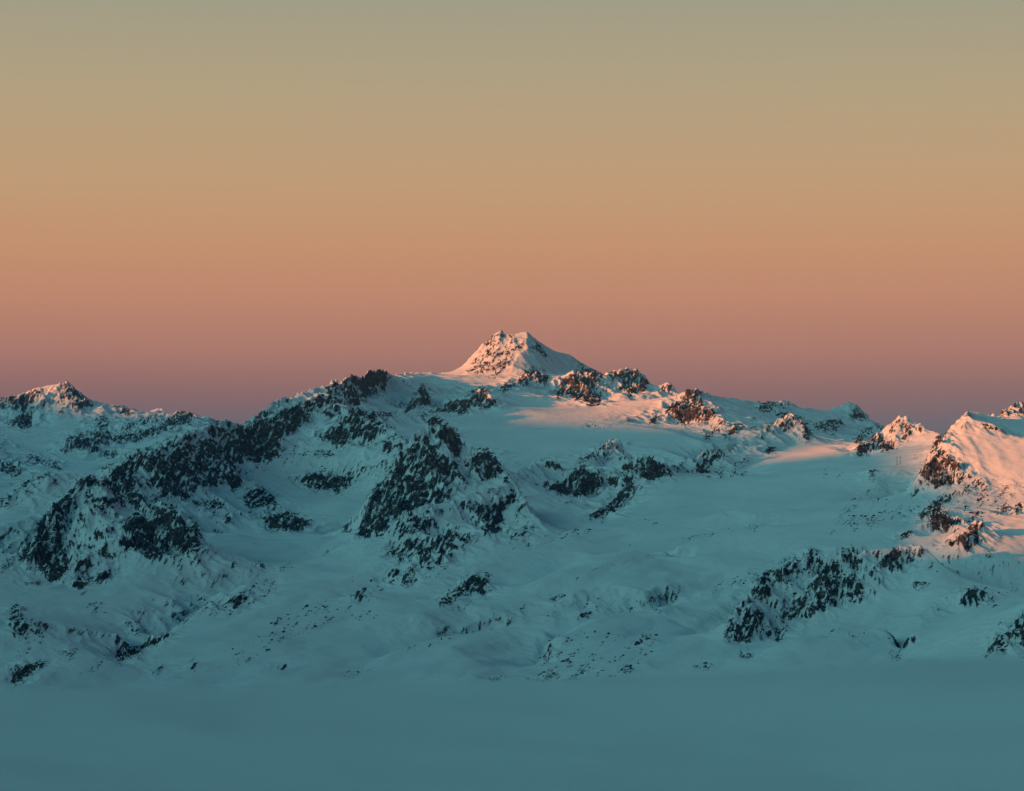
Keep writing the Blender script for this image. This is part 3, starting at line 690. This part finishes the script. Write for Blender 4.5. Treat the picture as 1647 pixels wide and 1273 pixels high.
# strata coordinates: along the face, leaning
sx = XX * np.cos(LEAN) - H * np.sin(LEAN); sz = XX * np.sin(LEAN) + H * np.cos(LEAN)
q = sx
s1 = 1 - np.abs(gnoise(q / 52, (sz + YY * .3) / 120, 31)) * 2
s2 = 1 - np.abs(gnoise(q / 23, (sz + YY * .3) / 55, 32)) * 2
s3 = gnoise(q / 9.5, (sz + YY * .3) / 20, 33)
crag = 0.55 * s1 + 0.33 * s2 + 0.2 * s3
Mg = blur(M, 6)
H2 = H + drift * (1 - 0.6 * Mg) + Mg * crag * 4.0 + rug * craggy + near * np.clip(Mg * 1.7, 0, 1) * (9 * gnoise(XX / 19, YY / 70, 97) + 5 * gnoise(XX / 8, YY / 40, 98)) + rib * steep * (0.35 + 0.65 * np.clip(Mg * 2, 0, 1)) * np.clip(am / 3, 0.3, 1) * (1 - 0.75 * near)
# ---- where the rock is bare: on the steeper facets of the crags
PY2 = YH - H2 / YY * F; V_ = H2 / YY; vis = V_ >= np.maximum.accumulate(V_, 0) - 4.0 / F
M = np.where(vis, sample(rdens_b, PXX + (wx_ - PXX), PY2 + (wy_ - PYY)), hidden).astype(np.float32); PID = np.where(vis, sample(rid, PXX, PY2), 0)
gy2, gx2 = np.gradient(H2); sl2 = np.hypot(gx2 / dxm, gy2 / drm); sl2 = np.minimum(sl2, 3.0)
hp = sl2 - box(sl2, 7, 16); hp = hp / (hp[M > 0.2].std() + 1e-6)
sx = XX * np.cos(LEAN) - H2 * np.sin(LEAN); sz = XX * np.sin(LEAN) + H2 * np.cos(LEAN); q = sx
rocky = np.isin(REG, [SLOPE, LOWHILL, FRONT, LEFT, CENTRE, SECOND, RIGHT, FAR, BACKR, CREST])
patchy = np.clip(0.6 + 1.1 * fbm(XX / 210, YY / 170, 2, 46), 0, 1)
M = np.maximum(M, np.where(rocky & vis, np.clip((box(sl2, 2, 4) - 0.50) / 0.5, 0, 1) * 0.42 * patchy, 0)).astype(np.float32)
n1 = gnoise(q / 30, (sz + YY * .3) / 62, 41); n2 = gnoise(q / 8.5, (sz + YY * .1) / 32, 42); n3 = gnoise(q / 4.2, (sz + YY * .1) / 15, 43)
nn = 0.14 * n1 + 0.36 * n2 + 0.36 * n3 - 0.15 * np.clip(hp, -1.5, 1.5)
order = np.sort(nn[M > 0.2][::37]); cdf = np.searchsorted(order, nn) / len(order)
ROCK = np.clip((M - cdf) / 0.6 + 0.5, 0, 1).astype(np.float32)
ROCK[M < 0.03] = 0
H2 = H2 + ROCK * 1.2

# ---- one mesh per massif, and one child per outcrop of bare rock
def rgb(v): return (v[0], v[1], v[2], 1)

def surface_material():
    m = bpy.data.materials.new("snow_and_rock"); m.use_nodes = True
    t = m.node_tree; t.nodes.clear(); N = t.nodes.new; L = t.links.new
    o = N('ShaderNodeOutputMaterial')
    at = N('ShaderNodeAttribute'); at.attribute_name = 'rock'
    geo = N('ShaderNodeNewGeometry')
    mp = N('ShaderNodeMapping'); mp.inputs['Scale'].default_value = (1.3, 1, 0.45); mp.inputs['Rotation'].default_value = (0, radians(-28), 0); L(geo.outputs['Position'], mp.inputs[0])
    nz = N('ShaderNodeTexNoise'); nz.inputs['Scale'].default_value = 0.30; nz.inputs['Detail'].default_value = 5; nz.inputs['Roughness'].default_value = 0.65; L(mp.outputs[0], nz.inputs['Vector'])
    ad = N('ShaderNodeMath'); ad.operation = 'MULTIPLY_ADD'; ad.inputs[1].default_value = 2.4; ad.inputs[2].default_value = -1.2
    L(nz.outputs['Fac'], ad.inputs[0])
    # noise only shifts the edge where there is some rock
    gate = N('ShaderNodeMath'); gate.operation = 'MINIMUM'; gate.inputs[1].default_value = 1.0
    g2 = N('ShaderNodeMath'); g2.operation = 'MULTIPLY'; g2.inputs[1].default_value = 6.0; L(at.outputs['Fac'], g2.inputs[0]); L(g2.outputs[0], gate.inputs[0])
    gm = N('ShaderNodeMath'); gm.operation = 'MULTIPLY'; L(ad.outputs[0], gm.inputs[0]); L(gate.outputs[0], gm.inputs[1])
    sm = N('ShaderNodeMath'); sm.operation = 'ADD'; L(at.outputs['Fac'], sm.inputs[0]); L(gm.outputs[0], sm.inputs[1])
    rs = N('ShaderNodeMapRange'); rs.interpolation_type = 'SMOOTHSTEP'; rs.inputs['From Min'].default_value = 0.30; rs.inputs['From Max'].default_value = 0.70
    L(sm.outputs[0], rs.inputs['Value'])
    # rock colour
    nr = N('ShaderNodeTexNoise'); nr.inputs['Scale'].default_value = 0.09; nr.inputs['Detail'].default_value = 6; L(geo.outputs['Position'], nr.inputs['Vector'])
    cr = N('ShaderNodeValToRGB'); L(nr.outputs['Fac'], cr.inputs[0])
    cr.color_ramp.elements[0].position = 0.42; cr.color_ramp.elements[0].color = (0.013, 0.012, 0.014, 1)
    cr.color_ramp.elements[1].position = 0.78; cr.color_ramp.elements[1].color = (0.26, 0.165, 0.13, 1)
    em = cr.color_ramp.elements.new(0.6); em.color = (0.060, 0.052, 0.052, 1)
    # snow colour: faint variation between fresh and wind-packed snow
    ns = N('ShaderNodeTexNoise'); ns.inputs['Scale'].default_value = 0.006; ns.inputs['Detail'].default_value = 5; L(geo.outputs['Position'], ns.inputs['Vector'])
    cs = N('ShaderNodeValToRGB'); L(ns.outputs['Fac'], cs.inputs[0])
    cs.color_ramp.elements[0].position = 0.3; cs.color_ramp.elements[0].color = (0.60, 0.63, 0.66, 1)
    cs.color_ramp.elements[1].position = 0.7; cs.color_ramp.elements[1].color = (0.70, 0.72, 0.74, 1)
    mx = N('ShaderNodeMix'); mx.data_type = 'RGBA'; L(rs.outputs[0], mx.inputs[0]); L(cs.outputs[0], mx.inputs[6]); L(cr.outputs[0], mx.inputs[7])
    b = N('ShaderNodeBsdfDiffuse'); b.inputs['Roughness'].default_value = 0.5
    bp = N('ShaderNodeBump'); bp.inputs['Strength'].default_value = 0.55; bp.inputs['Distance'].default_value = 4.0
    nb = N('ShaderNodeTexNoise'); nb.inputs['Scale'].default_value = 0.05; nb.inputs['Detail'].default_value = 6; L(geo.outputs['Position'], nb.inputs['Vector'])
    L(nb.outputs['Fac'], bp.inputs['Height'])
    L(bp.outputs[0], b.inputs['Normal']); L(mx.outputs[2], b.inputs['Color']); L(b.outputs[0], o.inputs['Surface'])
    return m
MAT = surface_material()

SIDE_LAND = []
co = np.stack([XX, YY, H2], -1).reshape(-1, 3).astype(np.float32)
# smooth normals of the whole sheet, kept across the cuts between massifs
gy2, gx2 = np.gradient(H2)
hx = gx2 / dxm; hy = gy2 / drm - hx * ucol[None, :]
nrm = np.stack([-hx, -hy, np.ones_like(hx)], -1); nrm /= np.linalg.norm(nrm, axis=-1, keepdims=True)
nrm = nrm.reshape(-1, 3).astype(np.float32)
rockf = ROCK.reshape(-1)

def patch(name, quads, parent=None, attr=True, material=None):
    """mesh of the given grid quads (n,4 vertex ids)"""
    used, inv = np.unique(quads.ravel(), return_inverse=True)
    me = bpy.data.meshes.new(name)
    n = len(quads)
    me.vertices.add(len(used)); me.vertices.foreach_set('co', co[used].ravel())
    me.loops.add(n * 4); me.loops.foreach_set('vertex_index', inv.astype(np.int32))
    me.polygons.add(n); me.polygons.foreach_set('loop_start', np.arange(0, n * 4, 4, dtype=np.int32))
    me.polygons.foreach_set('use_smooth', np.ones(n, bool))
    me.update(calc_edges=True)
    a = me.attributes.new('rock', 'FLOAT', 'POINT'); a.data.foreach_set('value', rockf[used])
    me.normals_split_custom_set_from_vertices(nrm[used])
    me.materials.append(material or MAT)
    ob = bpy.data.objects.new(name, me); scene.collection.objects.link(ob)
    if parent: ob.parent = parent
    return ob

idx = np.arange(NV * NU).reshape(NV, NU)
Q = np.stack([idx[:-1, :-1], idx[:-1, 1:], idx[1:, 1:], idx[1:, :-1]], -1)
regq = REG[:-1, :-1]; pidq = PID[:-1, :-1]
rq = (ROCK[:-1, :-1] + ROCK[1:, :-1] + ROCK[:-1, 1:] + ROCK[1:, 1:]) / 4
NAMES = {FAR: ('mountain', 'distant hazy snow massif with a sunlit tip on the far left skyline', 'mountain'),
         SUMMIT: ('mountain_peak', 'highest pyramid peak with pink lit left face and shaded right face', 'mountain'),
         GLAC: ('glacier', 'broad smooth glacier below the highest peak', 'glacier'),
         CREST: ('mountain_crest', 'pink lit snow crest with dark crags in front of the highest peak', 'mountain'),
         LEFT: ('mountain_ridge', 'long snow ridge with dark cliffs rising from the left to the skyline', 'mountain'),
         CENTRE: ('rocky_mountain', 'pointed dark rock mountain in the middle, in front of the glacier', 'mountain'),
         SECOND: ('mountain_ridge', 'low ridge of small pointed peaks at the glacier\'s near edge', 'mountain'),
         FRONT: ('rocky_mountain', 'streaked dark rock mountain at the lower left', 'mountain'),
         BACKR: ('mountain_ridge', 'pale skyline ridge with dark crags right of the glacier', 'mountain'),
         HILL: ('snow_peak', 'small pink lit snow peak with twin crags left of the bright right mountain', 'mountain'),
         RIGHT: ('mountain', 'bright pink sunlit snow mountain at the right edge', 'mountain'),
         LOWHILL: ('rocky_hill', 'snow hill speckled with slanting rocks at the lower right', 'hill'),
         SLOPE: ('terrain', 'rolling snow slopes along the bottom of the range', 'terrain'),
         FIELD: ('snowfield', 'smooth shaded snowfield between the low peaks and the right mountain', 'snowfield')}
MASSIF = {}
for k, (nm, label, cat) in NAMES.items():
    sel = regq == k
    bare = sel & (pidq > 0) & (rq > 0.5)
    ob = patch(nm, Q[sel & ~bare])
    ob['label'] = label; ob['category'] = cat; ob['kind'] = 'structure'
    MASSIF[k] = ob
    ids, cn = np.unique(pidq[bare], return_counts=True)
    for i, c in zip(ids, cn):
        patch('rock_outcrop', Q[bare & (pidq == i)], ob)

for side, c0 in ((-1, 0), (1, NU - 1)):
    rs_ = rows[::6]; ex = np.array([0, 12, 30, 60, 110, 180, 270, 380, 520.0]) * side
    px_ = cols[c0] + ex; X_ = ((px_ - PW / 2) / F)[None, :] * rs_[:, None]; Y_ = np.repeat(rs_[:, None], len(ex), 1)
    grow = np.clip(np.abs(ex) / 110, 0, 1)[None, :]
    Z_ = H2[::6, c0][:, None] + grow * 55 * fbm(X_ / 420, Y_ / 420, 4, 55) - 3.0 * (np.abs(ex) > 0)
    SIDE_LAND.append((side, X_, Y_, Z_))

# =====================================================================  unseen ridge added left of the frame to shade the valley
TE = SD[2] / math.hypot(SD[0], SD[1])
st = np.array([-math.sin(SUN_AZ), -math.cos(SUN_AZ)])      # towards the sun
pt = np.array([math.cos(SUN_AZ), -math.sin(SUN_AZ)])
EDGE = [(105, 642, 12500), (30, 648, 12000), (690, 616, 9300), (600, 606, 8900), (517, 630, 8300), (461, 644, 8070), (770, 655, 8550),
        (800, 670, 8380), (960, 659, 8700), (990, 714, 6950), (1350, 693, 8050), (1440, 711, 7200),
        (1505, 775, 5980), (1540, 860, 5550), (1640, 890, 5500)]  # wanted edge of the shade; the added ridge's crest is fitted to it
tq = []
for px, py, D in EDGE:
    p = np.array([(px - PW / 2) / F * D, D]); z = (YH - py) / F * D
    tq.append((p @ pt, z - (p @ st) * TE))
tq.sort()

def grid_mesh(name, X, Y, Z, mat, rock=None):
    nr, nc = X.shape
    v = np.stack([X, Y, Z], -1).reshape(-1, 3).astype(np.float32)
    ii = np.arange(nr * nc).reshape(nr, nc)
    q = np.stack([ii[:-1, :-1], ii[:-1, 1:], ii[1:, 1:], ii[1:, :-1]], -1).reshape(-1, 4)
    me = bpy.data.meshes.new(name); n = len(q)
    me.vertices.add(len(v)); me.vertices.foreach_set('co', v.ravel())
    me.loops.add(n * 4); me.loops.foreach_set('vertex_index', q.ravel().astype(np.int32))
    me.polygons.add(n); me.polygons.foreach_set('loop_start', np.arange(0, n * 4, 4, dtype=np.int32))
    me.polygons.foreach_set('use_smooth', np.ones(n, bool))
    me.update(calc_edges=True)
    a = me.attributes.new('rock', 'FLOAT', 'POINT'); a.data.foreach_set('value', (np.zeros(len(v)) if rock is None else rock.ravel()).astype(np.float32))
    me.materials.append(mat)
    ob = bpy.data.objects.new(name, me); scene.collection.objects.link(ob)
    return ob

for side, X_, Y_, Z_ in SIDE_LAND:
    if side < 0: X_, Y_, Z_ = X_[:, ::-1], Y_[:, ::-1], Z_[:, ::-1]
    ob = grid_mesh('terrain', X_, Y_, Z_, MAT, np.clip(fbm(X_ / 120, Z_ / 60, 3, 57) * 4 - 0.6, 0, 1))
    ob['label'] = 'snow slopes outside the frame on the ' + ('left' if side < 0 else 'right'); ob['category'] = 'terrain'; ob['kind'] = 'structure'
SR = 1200.0
T = np.arange(-17000, 5001, 60.0); Sx = np.concatenate([np.arange(-1500, -200, 100), np.arange(-200, 201, 25), np.arange(300, 1600, 100)])
tt, ss = np.meshgrid(T, Sx)
crest = np.interp(T, [a for a, b in tq] + [-2600, 5000], [b for a, b in tq] + [tq[-1][1] + 25, tq[-1][1] + 40]) + SR * TE
crest = crest + 6 * fbm(T / 300, T * 0, 4, 61)
zz = crest[None, :] - (np.abs(ss) ** 1.05) * 0.55 - 0.0 * ss
zz = zz + np.minimum(np.abs(ss) / 200, 1) * 25 * fbm(tt / 350, ss / 350, 4, 62)
rx = tt * pt[0] + (SR + ss) * st[0]; ry = tt * pt[1] + (SR + ss) * st[1]
ZB = -520.0
zz = np.maximum(zz, ZB - 5)
sr_ob = grid_mesh('mountain_ridge', rx, ry, zz, MAT, np.clip(fbm(tt / 90, ss / 60, 4, 63) * 3 + 0.1, 0, 1) * (np.abs(ss) < 900))
sr_ob['label'] = 'unseen snow ridge added on the sun side to shade the valley'; sr_ob['category'] = 'mountain'; sr_ob['kind'] = 'structure'

# ---- valley floor, out to the horizon
g = np.linspace(-45000, 45000, 31)
gX, gY = np.meshgrid(g, g)
vf = grid_mesh('ground', gX, gY, np.full_like(gX, ZB), MAT)
vf['label'] = 'snow covered valley floor below the range'; vf['category'] = 'ground'; vf['kind'] = 'structure'

# ---- snow bank the camera stands on
a = np.linspace(-1, 1, 161); bx = np.sinh(a * 5.2) / math.sinh(5.2) * 420
by = np.concatenate([np.linspace(-320, -10, 40), np.linspace(-8, 30, 110), 30 + (np.linspace(0, 1, 60)[1:] ** 2) * 1000])
BX, BY = np.meshgrid(bx, by)
lip = 15.0
ang = np.clip(BX / 15.0, -1.2, 1.2)
top = (YH - np.interp(ang * F + PW / 2, [0, 300, 620, 900, 1200, 1647], [1118, 1117, 1111, 1102, 1090, 1064])) / F * lip
d = BY - lip
fall = np.where(d > 0, np.where(d < 4, d * d * 0.06, 0.96 + (d - 4) * 0.52), 0)
bz = top - fall + 0.09 * fbm(BX / 3.5, BY / 5, 3, 71) * (np.abs(BX) < 60)
back = np.clip(-BY - 10, 0, None); bz = bz + back * 0.12 
bz = np.maximum(bz, ZB - 4)
fg = grid_mesh('snow_bank', BX, BY, bz, MAT)
fg['label'] = 'blurred smooth snow bank across the bottom, nearest the camera'; fg['category'] = 'snow bank'; fg['kind'] = 'structure'

# =====================================================================  loose rocks on the snow
V2 = H2 / YY; run2 = np.maximum.accumulate(V2, 0)
rng = random.Random(4)
def ground_at(px, py):
    """first ground met along the sight line of a survey pixel"""
    c = int(round((px - PX0) / DPX)); v = (YH - py) / F
    if c < 0 or c >= NU: return None
    r = int(np.searchsorted(run2[:, c], v))
    if r >= NV or r < 2: return None
    D = rows[r]; return Vector(((px - PW / 2) / F * D, D, float(H2[r, c]))), int(REG[r, c]), D

import bmesh
ROCK_MESHES = []
for k in range(8):
    bm = bmesh.new(); bmesh.ops.create_icosphere(bm, subdivisions=1 if k % 2 else 2, radius=1.0)
    rr_ = random.Random(100 + k)
    sc = (rr_.uniform(.8, 1.3), rr_.uniform(.6, 1.0), rr_.uniform(.6, 1.1))
    for v in bm.verts:
        f = rr_.uniform(.72, 1.2); v.co = Vector((v.co.x * sc[0] * f, v.co.y * sc[1] * f, v.co.z * sc[2] * f))
        v.co.x += v.co.z * rr_.uniform(.1, .5)
    me = bpy.data.meshes.new('rock'); bm.to_mesh(me); bm.free()
    a = me.attributes.new('rock', 'FLOAT', 'POINT'); a.data.foreach_set('value', np.ones(len(me.vertices), np.float32))
    me.materials.append(MAT); ROCK_MESHES.append(me)

# sheet, count, smallest and largest width in survey pixels, outline
SCATTER = """
6 119 1.5 6.2 1080,690 1300,540 1560,430 1647,440 1620,540 1380,640 1150,760
6 76 1.5 5.0 1000,520 1180,380 1290,330 1350,380 1200,460 1080,520
6 27 1.5 5.0 370,800 480,710 540,690 500,750 420,800
6 51 1.5 6.2 40,480 110,440 230,640 200,700 100,720 60,620
6 20 1.5 4.4 390,420 520,450 520,500 420,500
6 27 1.5 5.0 600,540 760,540 700,610 600,610
6 23 1.2 3.8 1420,890 1520,840 1640,850 1640,870
6 37 1.5 5.0 820,520 1000,440 1010,470 860,560
7 170 1.5 6.2 880,960 1000,740 1180,700 1300,720 1520,720 1500,820 1380,920 1180,940 1000,960
7 40 1.5 5.0 780,300 920,280 1090,190 1200,220 1000,300 860,320
7 57 1.5 5.6 200,470 330,400 420,420 520,380 500,420 300,500
7 51 1.5 5.0 0,480 60,440 200,480 180,640 40,690
7 34 1.5 5.0 440,600 620,500 760,500 700,540 520,610
7 44 1.5 5.0 900,640 1080,560 1300,520 1480,520 1600,540 1480,620 1200,640
7 30 1.2 4.4 250,800 440,740 620,690 640,700 440,780
7 20 1.2 4.4 0,880 160,870 140,900 20,960
7 23 1.2 4.4 1100,470 1300,360 1450,320 1500,340 1300,390
8 37 1.5 5.0 120,490 330,430 420,410 400,450 160,520
8 30 1.5 5.0 640,690 850,680 1000,690 1040,780 900,740
8 27 1.5 5.6 40,890 60,860 140,860 150,910 90,900
8 76 1.5 5.6 420,480 560,420 760,350 900,400 880,480 640,600 520,640
8 27 1.5 5.0 1080,480 1200,470 1240,400 1180,500
8 40 1.5 5.6 1300,600 1480,480 1620,500 1500,620
8 27 1.5 5.0 1500,860 1560,780 1647,700 1647,850
8 68 1.5 5.6 640,240 820,150 1000,120 1150,60 1130,130 980,190 820,230
8 23 1.5 5.0 1010,880 990,800 1060,770 1050,840
4 44 1.2 4.4 250,1145 480,1105 650,1060 860,1025 970,1020 900,1045 700,1080 460,1130
4 20 1.2 4.4 50,1170 130,950 400,960 500,1000 300,1010
4 51 1.2 4.4 600,760 780,690 820,640 700,640 560,700
4 27 1.2 3.8 1250,720 1320,600 1420,680 1380,760
5 68 1.5 5.6 190,1010 260,900 420,760 600,880 560,980 380,1060
5 68 1.5 5.6 1000,900 1150,800 1300,780 1460,860 1400,950 1200,1000 1060,1060
5 34 1.5 5.0 1300,800 1472,740 1472,830 1330,860
1 44 1.5 5.0 1200,880 1450,870 1500,1000 1400,1060 1250,960
1 27 1.2 4.4 550,690 700,640 760,640 640,700
2 34 1.5 5.0 200,830 330,860 420,900 300,1000 210,980
2 23 1.5 5.0 380,980 560,980 660,1040 500,1040
"""
cand = []
for ln in SCATTER.strip().splitlines():
    t = ln.split(); ox, oy, sc_ = SHEET[int(t[0])]
    P = [tuple(float(v) for v in q_.split(',')) for q_ in t[4:]]
    P = [(ox + x / sc_, oy + y / sc_) for x, y in P]
    xs = [p[0] for p in P]; ys = [p[1] for p in P]; n = 0; tries = 0
    while n < int(t[1]) and tries < 3000:
        tries += 1
        x = rng.uniform(min(xs), max(xs)); y = rng.uniform(min(ys), max(ys)); ins = False
        for i in range(len(P)):
            (ax, ay), (bx_, by_) = P[i], P[(i + 1) % len(P)]
            if (ay > y) != (by_ > y) and x < (bx_ - ax) * (y - ay) / (by_ - ay) + ax: ins = not ins
        if not ins: continue
        n += 1
        w = float(t[2]) + (float(t[3]) - float(t[2])) * rng.random() ** 3.2
        for _ in range(1 if rng.random() < .6 else 3):      # some lie in little strings down the slope
            gnd = ground_at(x, y)
            if gnd: cand.append((w, gnd[0].copy(), gnd[1], gnd[2]))
            x -= rng.uniform(0.5, 4); y += rng.uniform(1, 4); w *= rng.uniform(.6, 1)
cand.sort(key=lambda c: -c[0])
SINGLE = 240
small = {}
for i, (w, p, reg, D) in enumerate(cand):
    r_ = w * D / F / 2
    if i < SINGLE:
        ob = bpy.data.objects.new('rock', ROCK_MESHES[rng.randrange(8)]); scene.collection.objects.link(ob)
        ob.location = p - Vector((0, 0, r_ * .1)); ob.scale = (r_ * rng.uniform(.5, .9), r_, r_ * rng.uniform(.9, 1.5))
        ob.rotation_euler = (rng.uniform(-.3, .3), rng.uniform(.2, 1.0), rng.uniform(-.6, .6)); ob.parent = MASSIF[reg]
    else:
        small.setdefault(reg, []).append((p, r_))
for reg, lst in small.items():
    vs, fs = [], []
    for p, r_ in lst:
        me = ROCK_MESHES[1 + 2 * rng.randrange(4)]; b0 = len(vs); a_ = rng.uniform(0, 6.28); ca, sa = math.cos(a_), math.sin(a_); sq = rng.uniform(.6, 1.1)
        for v in me.vertices:
            x, y, z = v.co; vs.append((p.x + (x * ca - y * sa) * r_, p.y + (x * sa + y * ca) * r_, p.z + z * r_ * sq))
        for f in me.polygons: fs.append(tuple(b0 + j for j in f.vertices))
    me = bpy.data.meshes.new('scattered_rocks'); me.from_pydata(vs, [], fs)
    a = me.attributes.new('rock', 'FLOAT', 'POINT'); a.data.foreach_set('value', np.ones(len(vs), np.float32)); me.materials.append(MAT)
    ob = bpy.data.objects.new('scattered_rocks', me); scene.collection.objects.link(ob); ob.parent = MASSIF[reg]; ob['kind'] = 'stuff'

# =====================================================================  lift pylons
def steel():
    m = bpy.data.materials.new('galvanised_steel'); m.use_nodes = True; b = m.node_tree.nodes['Principled BSDF']
    nz = m.node_tree.nodes.new('ShaderNodeTexNoise'); nz.inputs['Scale'].default_value = 1.5
    cr = m.node_tree.nodes.new('ShaderNodeValToRGB'); cr.color_ramp.elements[0].color = (.05, .05, .055, 1); cr.color_ramp.elements[1].color = (.12, .12, .125, 1)
    m.node_tree.links.new(nz.outputs['Fac'], cr.inputs[0]); m.node_tree.links.new(cr.outputs[0], b.inputs['Base Color'])
    b.inputs['Metallic'].default_value = .6; b.inputs['Roughness'].default_value = .55
    return m
STEEL = steel()
def part(name, bm, parent):
    me = bpy.data.meshes.new(name); bm.to_mesh(me); bm.free(); me.materials.append(STEEL)
    ob = bpy.data.objects.new(name, me); scene.collection.objects.link(ob); ob.parent = parent
    return ob
def cone(bm, r0, r1, a, b, n=10):
    a, b = Vector(a), Vector(b); d = b - a; q_ = d.to_track_quat('Z', 'Y'); ring = []
    for c_, r_ in ((a, r0), (b, r1)):
        ring.append([bm.verts.new(c_ + q_ @ Vector((r_ * math.cos(2 * math.pi * i / n), r_ * math.sin(2 * math.pi * i / n), 0))) for i in range(n)])
    for i in range(n): bm.faces.new((ring[0][i], ring[0][(i + 1) % n], ring[1][(i + 1) % n], ring[1][i]))
    bm.faces.new(ring[0][::-1]); bm.faces.new(ring[1])
def pylon(px, py_top, py_base, label, rz):
    g_ = ground_at(px, py_base)
    if not g_: return
    p, reg, D = g_; h = (py_base - py_top) * D / F
    e = bpy.data.objects.new('lift_pylon', None); scene.collection.objects.link(e); e.location = p; e.rotation_euler[2] = rz
    e['label'] = label; e['category'] = 'pylon'; e['group'] = 'ski lift pylons on the snowfield'
    k = h / 20
    bm = bmesh.new(); cone(bm, .9 * k, .55 * k, (0, 0, -2), (0, 0, h)); part('mast', bm, e)
    bm = bmesh.new(); cone(bm, .35 * k, .35 * k, (-3.2 * k, 0, h - .6 * k), (3.2 * k, 0, h - .6 * k)); part('crossarm', bm, e)
    for sx in (-1, 1):
        bm = bmesh.new(); cone(bm, .45 * k, .45 * k, (sx * 2.9 * k, -2 * k, h - 1.1 * k), (sx * 2.9 * k, 2 * k, h - 1.1 * k), 6); part('sheave_train', bm, e)
    bm = bmesh.new(); cone(bm, 1.6 * k, 1.3 * k, (0, 0, -2.2), (0, 0, .4 * k)); part('footing', bm, e)
pylon(1442.6, 735.5, 748.5, 'left one of the two tall lift pylons standing side by side', .4)
pylon(1447.9, 735.0, 747.6, 'right one of the two tall lift pylons standing side by side', .4)
pylon(1471.4, 731.5, 738.5, 'short lift pylon nearest the sunlit right mountain', .4)
pylon(1335.0, 735.5, 741.0, 'small faint lift pylon alone on the open snowfield', .4)

# =====================================================================  haze
hz_me = bpy.data.meshes.new('haze')
x0, x1, y0, y1, z0, z1 = -46000, 46000, -46000, 46000, ZB - 6, 960
vs = [(x0, y0, z0), (x1, y0, z0), (x1, y1, z0), (x0, y1, z0), (x0, y0, z1), (x1, y0, z1), (x1, y1, z1), (x0, y1, z1)]
hz_me.from_pydata(vs, [], [(3, 2, 1, 0), (4, 5, 6, 7), (0, 1, 5, 4), (1, 2, 6, 5), (2, 3, 7, 6), (3, 0, 4, 7)])
hm = bpy.data.materials.new('haze'); hm.use_nodes = True
t = hm.node_tree; t.nodes.clear()
ho = t.nodes.new('ShaderNodeOutputMaterial'); pv = t.nodes.new('ShaderNodeVolumePrincipled')
pv.inputs['Color'].default_value = (0.22, 0.62, 1.0, 1); pv.inputs['Density'].default_value = 1.0e-5
t.links.new(pv.outputs[0], ho.inputs['Volume'])
hz_me.materials.append(hm)
hz = bpy.data.objects.new('haze', hz_me); scene.collection.objects.link(hz)
hz['kind'] = 'stuff'; hz['label'] = 'thin cold evening haze filling the valley air'; hz['category'] = 'haze'
